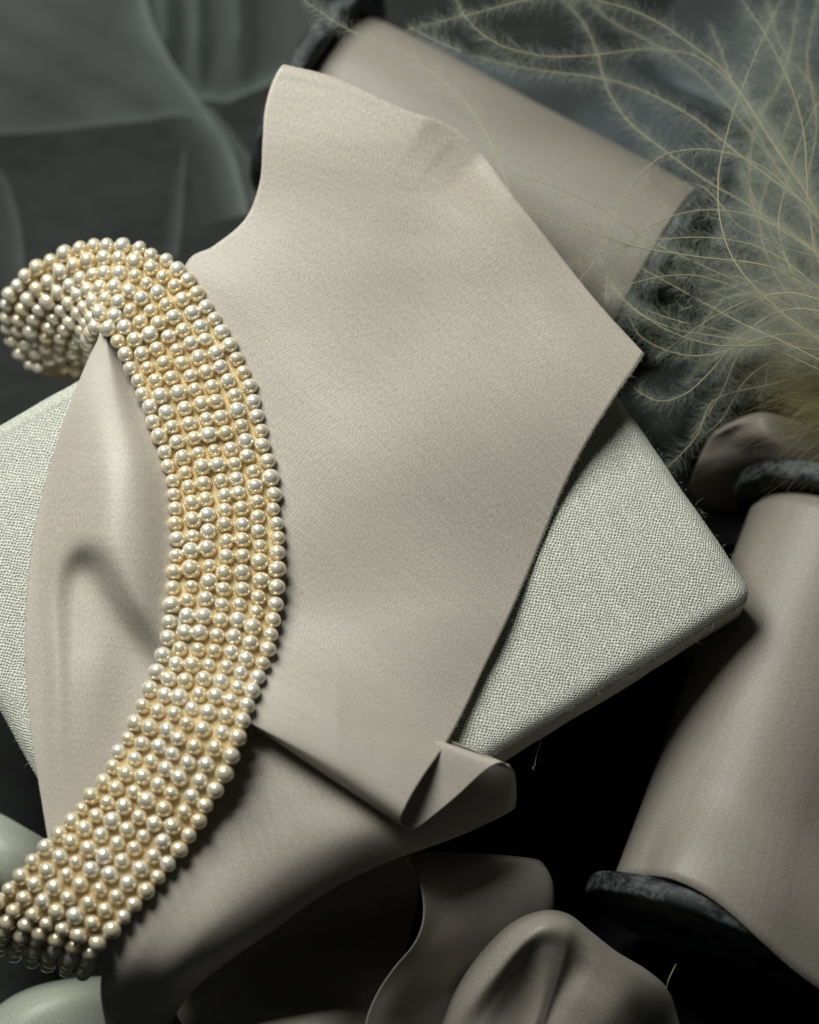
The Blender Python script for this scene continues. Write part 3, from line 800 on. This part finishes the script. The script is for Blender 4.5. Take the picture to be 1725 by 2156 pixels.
# tail behind spool 2
rows = [
 [(1510,905,9),(1560,880,14),(1612,869,18),(1668,884,16),(1730,903,14),(1800,925,12)],
 [(1500,915,10),(1555,892,15),(1612,886,19),(1670,904,17),(1730,925,14),(1800,945,12)],
 [(1490,930,9),(1545,912,12),(1600,918,18),(1665,945,18),(1730,962,15),(1800,980,13)],
 [(1480,950,8),(1530,938,9),(1585,950,11),(1650,976,14.5),(1725,998,14),(1800,1015,12)],
 [(1468,978,7),(1518,968,7),(1575,978,6),(1640,992,7),(1715,1012,10),(1800,1030,10)],
 [(1456,1010,4),(1508,1000,4),(1560,1000,2),(1630,1010,0),(1700,1020,-1),(1800,1040,-2)],
 [(1446,1045,0),(1495,1045,-3),(1545,1045,-6),(1620,1045,-9),(1700,1050,-9),(1800,1065,-9)],
 [(1440,1085,-6),(1480,1085,-9),(1520,1085,-12),(1600,1080,-14),(1700,1080,-14),(1800,1090,-14)],
]
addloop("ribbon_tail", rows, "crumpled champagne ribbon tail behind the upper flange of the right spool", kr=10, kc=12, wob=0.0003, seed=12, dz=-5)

rows = [
 [(1270,640,-6),(1350,650,-2),(1440,670,0),(1530,690,-3),(1620,700,-8)],
 [(1280,740,0),(1350,745,5),(1440,755,6),(1530,765,2),(1620,770,-6)],
 [(1300,830,2),(1360,835,7),(1440,840,8),(1520,845,0),(1600,850,-14)],
 [(1340,930,0),(1390,930,5),(1450,930,4),(1500,930,-2),(1560,930,-14)],
 [(1400,1040,-6),(1440,1040,-3),(1470,1040,-8),(1500,1040,-12),(1560,1040,-18)],
 [(1440,1150,-16),(1480,1150,-14),(1520,1150,-16),(1560,1150,-18),(1620,1150,-20)],
]
addloop("slate_cloth", rows, "slate grey cloth showing between the linen book, the feather and the ribbon tail", "cloth", mat=M_SLATE, kr=10, kc=10, wob=0.0012, wsc=70, seed=31)

# ------------------------------------------------------------------ sage ribbons at the left edge
rows = [
 [(-60,1690,6),(0,1712,8),(50,1740,9),(100,1770,8),(140,1800,4)],
 [(-60,1760,12),(0,1775,13),(45,1800,12),(90,1830,9),(130,1850,4)],
 [(-60,1840,12),(0,1850,12),(40,1870,10),(80,1885,6),(110,1900,2)],
 [(-60,1900,6),(0,1905,6),(30,1915,5),(60,1920,3),(90,1930,1)],
]
addloop("sage_ribbon", rows, "pale sage green satin below the left book corner, above the pearl band end", kr=10, kc=10, mat=M_SAGE, wob=0.0003, seed=21, dz=-8)
rows = [
 [(-80,2190,2),(0,2116,3),(60,2082,3.5),(130,2064,3.5),(220,2056,3),(330,2060,2)],
 [(-80,2210,6),(0,2132,8),(60,2098,9),(130,2080,9),(220,2074,7),(330,2080,4)],
 [(-80,2240,10),(0,2165,12),(60,2130,13),(130,2112,12),(220,2105,9),(330,2110,4)],
 [(-80,2290,12),(0,2230,14),(60,2200,14),(130,2190,12),(220,2190,9),(330,2190,3)],
]
addloop("sage_ribbon", rows, "pale sage green satin curve in the bottom left corner", kr=10, kc=10, mat=M_SAGE, wob=0.0003, seed=22, dz=-20)

# ------------------------------------------------------------------ pearl band
ST = [ # L(u,v,z) R(u,v,z)
 (205,810,0, 70,785,4),(206,795,3, 28,730,8),(206,778,8, 5,675,13),(205,764,13, 8,625,18),(203,750,18, 38,578,24),
 (201,738,23, 90,543,30),(199,727,28, 155,513,35),(198,717,32, 220,502,39),(198,708,35.5, 285,508,41.5),(201,702,37.5, 345,530,42.5),
 (208,698,38.2, 397,566,42.5),(219,706,38.4, 438,625,42),(236,725,38.2, 477,688,41.4),(260,775,38, 510,745,40.8),(286,835,37.8, 537,800,40.2),
 (310,895,37.6, 560,880,39.6),(333,960,37.6, 577,960,39.2),(348,1020,37.6, 592,1050,39),(355,1095,37.8, 601,1150,39),(353,1180,38, 603,1215,39),
 (347,1270,38.2, 592,1310,39.2),(338,1350,38, 572,1400,41),(316,1420,37.6, 547,1475,43),(288,1490,37.6, 513,1570,45.0),(253,1560,36.5, 483,1645,43.6),
 (208,1640,36.4, 442,1725,41.4),(158,1700,36.2, 388,1805,39.4),(106,1755,36, 328,1880,39),(55,1810,35.4, 272,1945,38.2),(10,1862,33.6, 226,1990,36),
 (-16,1893,30.8, 210,2010,32.4),(-30,1924,26.5, 204,2026,28.6),(-40,1950,21.5, 199,2038,24),(-47,1970,16, 196,2047,18.5)]
SA = np.array(ST, float)
for k in range(11):                       # the band drops behind the box to the cloth
    for c_ in (2, 5): SA[k, c_] = (((8,10,13,17,21,25,29,33,36,37.5,38.2), (10,13,18,24,30,34,37.5,40,41.8,42.6,42.6))[c_ == 5])[k]
for k in range(len(SA) - 4, len(SA)):
    for c_ in (2, 5): SA[k, c_] = SA[k, c_] * 1.0
SAi = cr(SA, 14)
Lw = P(SAi[:, 0], SAi[:, 1], SAi[:, 2]); Rw = P(SAi[:, 3], SAi[:, 4], SAi[:, 5])
tang = np.gradient((Lw + Rw) / 2, axis=0); 
crs = Rw - Lw
nrm = np.cross(tang, crs); nrm /= np.linalg.norm(nrm, axis=1)[:, None]
mid_i = 14 * 19
if nrm[mid_i, 2] < 0: nrm = -nrm
for _ in range(6): nrm[1:-1] = (nrm[:-2] + nrm[1:-1] * 2 + nrm[2:]) / 4
nrm /= np.linalg.norm(nrm, axis=1)[:, None]
def band_pt(i, s, h=0.0):
    """i float station, s across 0..1, h metres above the backing"""
    i0 = np.clip(np.floor(i).astype(int), 0, len(Lw) - 2); f = (i - i0)[..., None]
    l = Lw[i0] * (1 - f) + Lw[i0 + 1] * f; r = Rw[i0] * (1 - f) + Rw[i0 + 1] * f
    nn = nrm[i0] * (1 - f) + nrm[i0 + 1] * f
    s = np.asarray(s)[..., None]
    return l + (r - l) * s + nn * (0.0012 * (1 - (2 * s - 1) ** 2) - 0.0006 + h)
band = empty("pearl_band", tuple((Lw[mid_i] + Rw[mid_i]) / 2))
tag(band, "wide band of cream pearls in seven rows lying across the champagne ribbon", "pearl band")
ii = np.arange(0, len(Lw) - 1, 1.0)
ss = np.linspace(0.045, 0.955, 26)
GI, GS = np.meshgrid(ii, ss, indexing='ij')
BK = band_pt(GI, GS)
grid_mesh("silk_backing", BK, M_BACK, band, thick=0.0006, wob=0.0002, wsc=400, seed=3)
for s0, rr in ((0.035, 0.00042),):
    pth = band_pt(ii, np.full_like(ii, s0), -0.0001)
    V, F, UV = tube(pth, rr, 8)
    mesh_obj("edge_cord", V, F, M_CORD, band, UV)

def pearl_mesh(k):
    bm = bmesh.new()
    bmesh.ops.create_uvsphere(bm, u_segments=22, v_segments=14, radius=1.0)
    r_ = random.Random(k)
    sq = r_.uniform(0.88, 1.0)
    for v_ in bm.verts:
        c = v_.co
        b = 0.035 * noise.noise(c * 1.4 + Vector((k * 5.1, 0, 0)))
        c *= 1 + b
        c.z *= sq
        pol = math.hypot(c.x, c.y)
        if pol < 0.16: c.z *= 0.90            # drill hole dimples
    for f in bm.faces: f.smooth = True
    me = bpy.data.meshes.new("pearl"); bm.to_mesh(me); bm.free(); me.materials.append(M_PEARL)
    return me
PM = [pearl_mesh(k) for k in range(6)]
pearls = []
NCOL = 7
for c in range(NCOL):
    s_c = 0.067 + (1 - 0.134) * c / (NCOL - 1)
    fi = np.arange(0, len(Lw) - 1, 0.1)
    pl = band_pt(fi, np.full_like(fi, s_c))
    al_ = np.concatenate([[0], np.cumsum(np.linalg.norm(np.diff(pl, axis=0), axis=1))])
    pos = rng.uniform(0, 0.003)
    while pos < al_[-1]:
        r0 = float(np.clip(rng.normal(0.00173, 0.00012), 0.00145, 0.00204))
        if rng.random() < 0.05: r0 *= 1.08
        pos += r0
        f_ = np.interp(pos, al_, fi)
        sj = s_c + rng.normal(0, 0.008)
        p = band_pt(np.array([f_]), np.array([sj]), r0 * 0.66 + rng.normal(0, 0.00012))[0]
        i0 = int(f_)
        t = np.cross(nrm[i0], crs[i0]); t /= np.linalg.norm(t)
        pos += r0 * 0.985 + abs(rng.normal(0, 0.00005))
        if any(np.linalg.norm(p - q[0]) < (r0 + q[1]) * 0.71 for q in pearls): continue
        pearls.append((p, r0, t, nrm[i0]))
print("pearls", len(pearls))
view = _CR[:, 2]
def score(q):
    p, r0, t, nn = q
    return float(np.dot(nn, view)) + (p[2] - 0.03) * 40
order = sorted(range(len(pearls)), key=lambda k: -score(pearls[k]))
front = set(order[:300])
binv = Matrix.Translation(band.location).inverted()
def pmat(q):
    p, r0, t, nn = q
    z = Vector(t) + Vector(rng.normal(0, 0.22, 3)); z.normalize()
    x = z.orthogonal().normalized(); y = z.cross(x)
    a = rng.uniform(0, 6.28); x2 = x * math.cos(a) + y * math.sin(a); y2 = z.cross(x2)
    R3 = Matrix((x2, y2, z)).transposed().to_4x4()
    return Matrix.Translation(Vector(p)) @ R3 @ Matrix.Scale(r0, 4)
rest_V, rest_F = [], []
for k, q in enumerate(pearls):
    me = PM[int(rng.integers(0, len(PM)))]
    mt = pmat(q)
    if k in front:
        o = bpy.data.objects.new("pearl", me); C.objects.link(o); o.parent = band
        o.matrix_local = binv @ mt
    else:
        b = len(rest_V)
        rest_V.extend((mt @ v_.co) for v_ in me.vertices)
        rest_F.extend(tuple(b + x for x in f.vertices) for f in me.polygons)
ro = mesh_obj("small_pearls", rest_V, rest_F, M_PEARL, band); ro['kind'] = 'stuff'

# ------------------------------------------------------------------ feather plume
SR = [ # (points in photo units, height mm tip->base, sharpness)
 ([(640,0),(720,55),(800,90),(863,117),(983,220),(1048,330),(1088,425),(1173,462),(1258,490),(1343,520),(1463,540),(1613,560),(1740,610)], 52, 46),
 ([(863,62),(983,32),(1088,5),(1175,-8),(1263,2),(1363,35),(1463,100),(1538,165),(1613,280),(1688,385),(1745,490)], 44, 44),
 ([(952,-15),(988,45),(1048,92),(1138,117),(1238,117),(1338,105),(1413,107),(1478,125),(1563,200),(1663,350),(1740,480)], 46, 44),
 ([(1225,-10),(1288,45),(1363,85),(1463,150),(1540,230),(1620,330),(1740,470)], 34, 36),
 ([(863,58),(963,105),(1088,140),(1263,165),(1363,195),(1463,250),(1563,330),(1663,405),(1745,470)], 38, 40),
 ([(1185,-5),(1233,55),(1258,115),(1278,185),(1323,255),(1403,320),(1488,380),(1588,440),(1740,540)], 34, 38),
 ([(1650,-10),(1603,90),(1563,185),(1533,275),(1513,375),(1520,480),(1560,570),(1650,660),(1740,720)], 50, 48),
 ([(1555,-10),(1613,75),(1663,175),(1693,280),(1700,390),(1715,520),(1745,600)], 46, 44),
 ([(1683,-10),(1663,110),(1635,190),(1603,240),(1580,330),(1590,450),(1660,580),(1740,660)], 30, 34),
 ([(1078,365),(1143,385),(1238,425),(1313,470),(1363,505),(1480,560),(1613,620),(1740,680)], 50, 44),
 ([(1273,632),(1288,565),(1338,500),(1403,460),(1488,442),(1588,455),(1663,495),(1745,550)], 48, 46),
 ([(1193,560),(1288,525),(1413,502),(1538,505),(1638,540),(1745,625)], 52, 46),
 ([(1220,592),(1273,520),(1303,440),(1338,380),(1393,330),(1453,315),(1523,320),(1603,350),(1665,400),(1745,480)], 50, 48),
 ([(1348,405),(1413,387),(1473,390),(1513,425),(1563,480),(1663,525),(1745,545)], 42, 42),
 ([(1278,625),(1338,595),(1413,580),(1488,585),(1588,625),(1700,700),(1745,730)], 46, 46),
 ([(1263,530),(1288,600),(1338,655),(1413,690),(1488,705),(1590,720),(1745,740)], 44, 44),
 ([(1308,778),(1318,801),(1363,836),(1401,844),(1449,826),(1496,782),(1537,734),(1585,687),(1639,658),(1687,650),(1750,660)], 38, 46),
 ([(1382,755),(1433,715),(1496,671),(1575,633),(1639,618),(1687,620),(1750,640)], 42, 46),
 ([(1322,664),(1347,706),(1401,737),(1464,749),(1528,739),(1607,712),(1671,704),(1750,715)], 40, 42),
 ([(1268,544),(1290,598),(1331,645),(1401,693),(1496,725),(1591,728),(1687,720),(1750,735)], 40, 42),
 ([(1476,920),(1509,895),(1534,861),(1560,814),(1591,782),(1639,763),(1750,780)], 26, 34),
 ([(1588,698),(1655,706),(1750,745)], 40, 42),
 ([(1210,480),(1306,512),(1401,531),(1496,544),(1623,563),(1750,640)], 48, 44),
 ([(1309,544),(1370,575),(1433,610),(1560,680),(1650,720),(1750,770)], 46, 44),
 ([(1357,652),(1433,677),(1530,700),(1640,740),(1750,790)], 36, 40),
 ([(1575,217),(1615,282),(1655,344),(1702,414),(1745,500)], 44, 44),
 ([(1590,217),(1630,282),(1675,354),(1715,424),(1745,480)], 36, 36),
 ([(1745,180),(1710,240),(1687,293),(1661,375),(1640,480),(1680,600),(1745,700)], 44, 44),
 ([(1461,602),(1528,626),(1623,660),(1750,740)], 44, 44),
 ([(1495,52),(1520,110),(1545,180),(1600,290),(1680,420),(1745,520)], 36, 40),
 ([(1560,350),(1590,420),(1640,520),(1700,620),(1745,700)], 34, 36),
 ([(1725,-10),(1700,120),(1720,260),(1700,400),(1720,520),(1745,620)], 34, 36),
 ([(1700,170),(1660,260),(1625,360),(1600,470),(1640,590),(1745,720)], 32, 36),
]
rr_ = random.Random(5)
for k in range(26):   # unsharp barbs deeper in the plume
    a = math.radians(rr_.uniform(100, 215)); l = rr_.uniform(160, 520)
    bx, by = 1760, rr_.uniform(560, 790)
    x1, y1 = bx + math.cos(a) * l, by - math.sin(a) * l * 1.15
    if x1 < 1380 and y1 > 500: continue
    cxx, cyy = (bx + x1) / 2 + rr_.uniform(-70, 70), (by + y1) / 2 - rr_.uniform(10, 90)
    SR.append(([(x1, y1), ((x1 + cxx) / 2 + rr_.uniform(-20, 20), (y1 + cyy) / 2), (cxx, cyy), ((cxx + bx) / 2, (cyy + by) / 2), (bx, by)], rr_.uniform(14, 34), rr_.uniform(22, 36)))
pl_root = empty("feather_plume", tuple(P(1790, 780, 20)))
tag(pl_root, "fluffy yellow green feather plume with long curling barbs fanning in from the right edge", "feather")
nf = 0
for kk, (pts, z0, z1) in enumerate(SR):
    A = cr(np.array(pts, float), 12)
    npt = len(A)
    l = np.concatenate([[0], np.cumsum(np.hypot(*np.diff(A, axis=0).T))]); tot = l[-1]
    m_ = max(20, int(tot / 8)); t = np.linspace(0, tot, m_)
    A = np.stack([np.interp(t, l, A[:, 0]), np.interp(t, l, A[:, 1])], -1)
    zz = z0 + (z1 - z0) * (t / tot) + 2.0 * np.sin(t / tot * math.pi + kk)
    # stay clear of the wound ribbon of the spool beneath
    ds = (A[:, 0] - 745) * -0.469 + (A[:, 1] - 10) * 0.883
    on = (ds > -30) & (ds < 420) & (A[:, 0] < 1500) & (A[:, 1] < 700)
    zz = np.maximum(zz, np.convolve(np.pad(np.where(on, 46.0, 0.0), 6, mode='edge'), np.ones(13) / 13, 'valid') * 1.0)
    W = P(A[:, 0], A[:, 1], zz)
    rad = np.interp(np.linspace(0, 1, m_), [0, 0.1, 0.5, 1], [0.00003, 0.000075, 0.00011, 0.00015])
    V, F, UV = tube(W, rad, 5)
    b_ = mesh_obj("feather_barb", V, F, M_QUILL, pl_root)
    # down on both sides
    me = b_.data
    T = np.gradient(W, axis=0); T /= np.linalg.norm(T, axis=1)[:, None]
    cur = []
    nb = int(tot / 0.6)
    up = view
    for q in range(nb):
        f_ = rng.uniform(0, 1); x = f_ * (m_ - 1); i0 = min(int(x), m_ - 2); fr = x - i0
        p = W[i0] * (1 - fr) + W[i0 + 1] * fr
        tt = -T[i0]                                   # towards the tip
        sdv = np.cross(tt, up); sdv /= np.linalg.norm(sdv)
        sgn = 1 if q % 2 else -1
        ph = rng.normal(0, 0.4)
        out = sdv * sgn * math.cos(ph) + up * math.sin(ph)
        ang = rng.normal(1.05, 0.3)
        ln = rng.uniform(0.0028, 0.0066) * (0.55 + 0.6 * min(1, f_ * 6)) * (0.75 + 0.5 * noise.noise(Vector((f_ * 9, kk, 0))))
        bend = rng.normal(0.2, 0.5)
        pp = []
        for g in (0, .33, .66, 1):
            aa = ang - bend * g
            pp.append(p + (tt * math.cos(aa) + out * math.sin(aa)) * ln * g + rng.normal(0, 0.00008, 3) * g)
        cur.append((pp, 0.000019))
    nf += len(cur)
    fz = strips(cur, M_FUZZ, "down", None); fz.parent = b_
    fz.matrix_parent_inverse = Matrix.Identity(4); 
    fz.location = (0, 0, 0)
    fz['kind'] = 'stuff'
# dense yellow down round the shaft
cur = []
for q in range(8000):
    bx, by = 1770 + rng.normal(0, 14), 770 + rng.normal(0, 62)
    a = math.radians(rng.uniform(80, 245)); l_ = abs(rng.normal(0, 70)) + 25
    z0 = rng.uniform(8, 34)
    x1, y1 = bx + math.cos(a) * l_ * 1.3, by - math.sin(a) * l_
    cx_, cy_ = (bx + x1) / 2 + rng.normal(0, 12), (by + y1) / 2 + rng.normal(0, 12)
    u_ = np.array([bx, (bx + cx_) / 2, cx_, (cx_ + x1) / 2, x1]); v_ = np.array([by, (by + cy_) / 2, cy_, (cy_ + y1) / 2, y1])
    cur.append((P(u_, v_, z0 + np.linspace(0, rng.uniform(-4, 8), 5)), 0.00005))
o = strips(cur, M_YELLOW, "shaft_down", pl_root); o['kind'] = 'stuff'
cur = []
for q in range(8000):     # soft veil of down filling the fan
    bx, by = 1600 + abs(rng.normal(0, 70)) + rng.uniform(-60, 60), rng.uniform(20, 740)
    if bx > 1800: continue
    a = math.radians(rng.uniform(60, 210)); l_ = rng.uniform(25, 60)
    z0 = rng.uniform(8, 30)
    g = np.linspace(0, 1, 4)
    u_ = bx + math.cos(a) * l_ * g + rng.normal(0, 5) * g * g; v_ = by - math.sin(a) * l_ * g + rng.normal(0, 9) * g * g
    cur.append((P(u_, v_, z0 + 4 * g), 0.00003))
o = strips(cur, M_FUZZ, "loose_down", pl_root); o['kind'] = 'stuff'
fr_ = cr(P([1424, 1416, 1408, 1404], [2030, 2046, 2064, 2082], [8, 9, 8, 6]), 4)
V, F, UV = tube(fr_, 0.00016, 5)
o = mesh_obj("feather_fragment", V, F, M_QUILL); tag(o, "tiny pale broken feather barb in the black shade below the right spool", "feather fragment")
print("fuzz", nf)
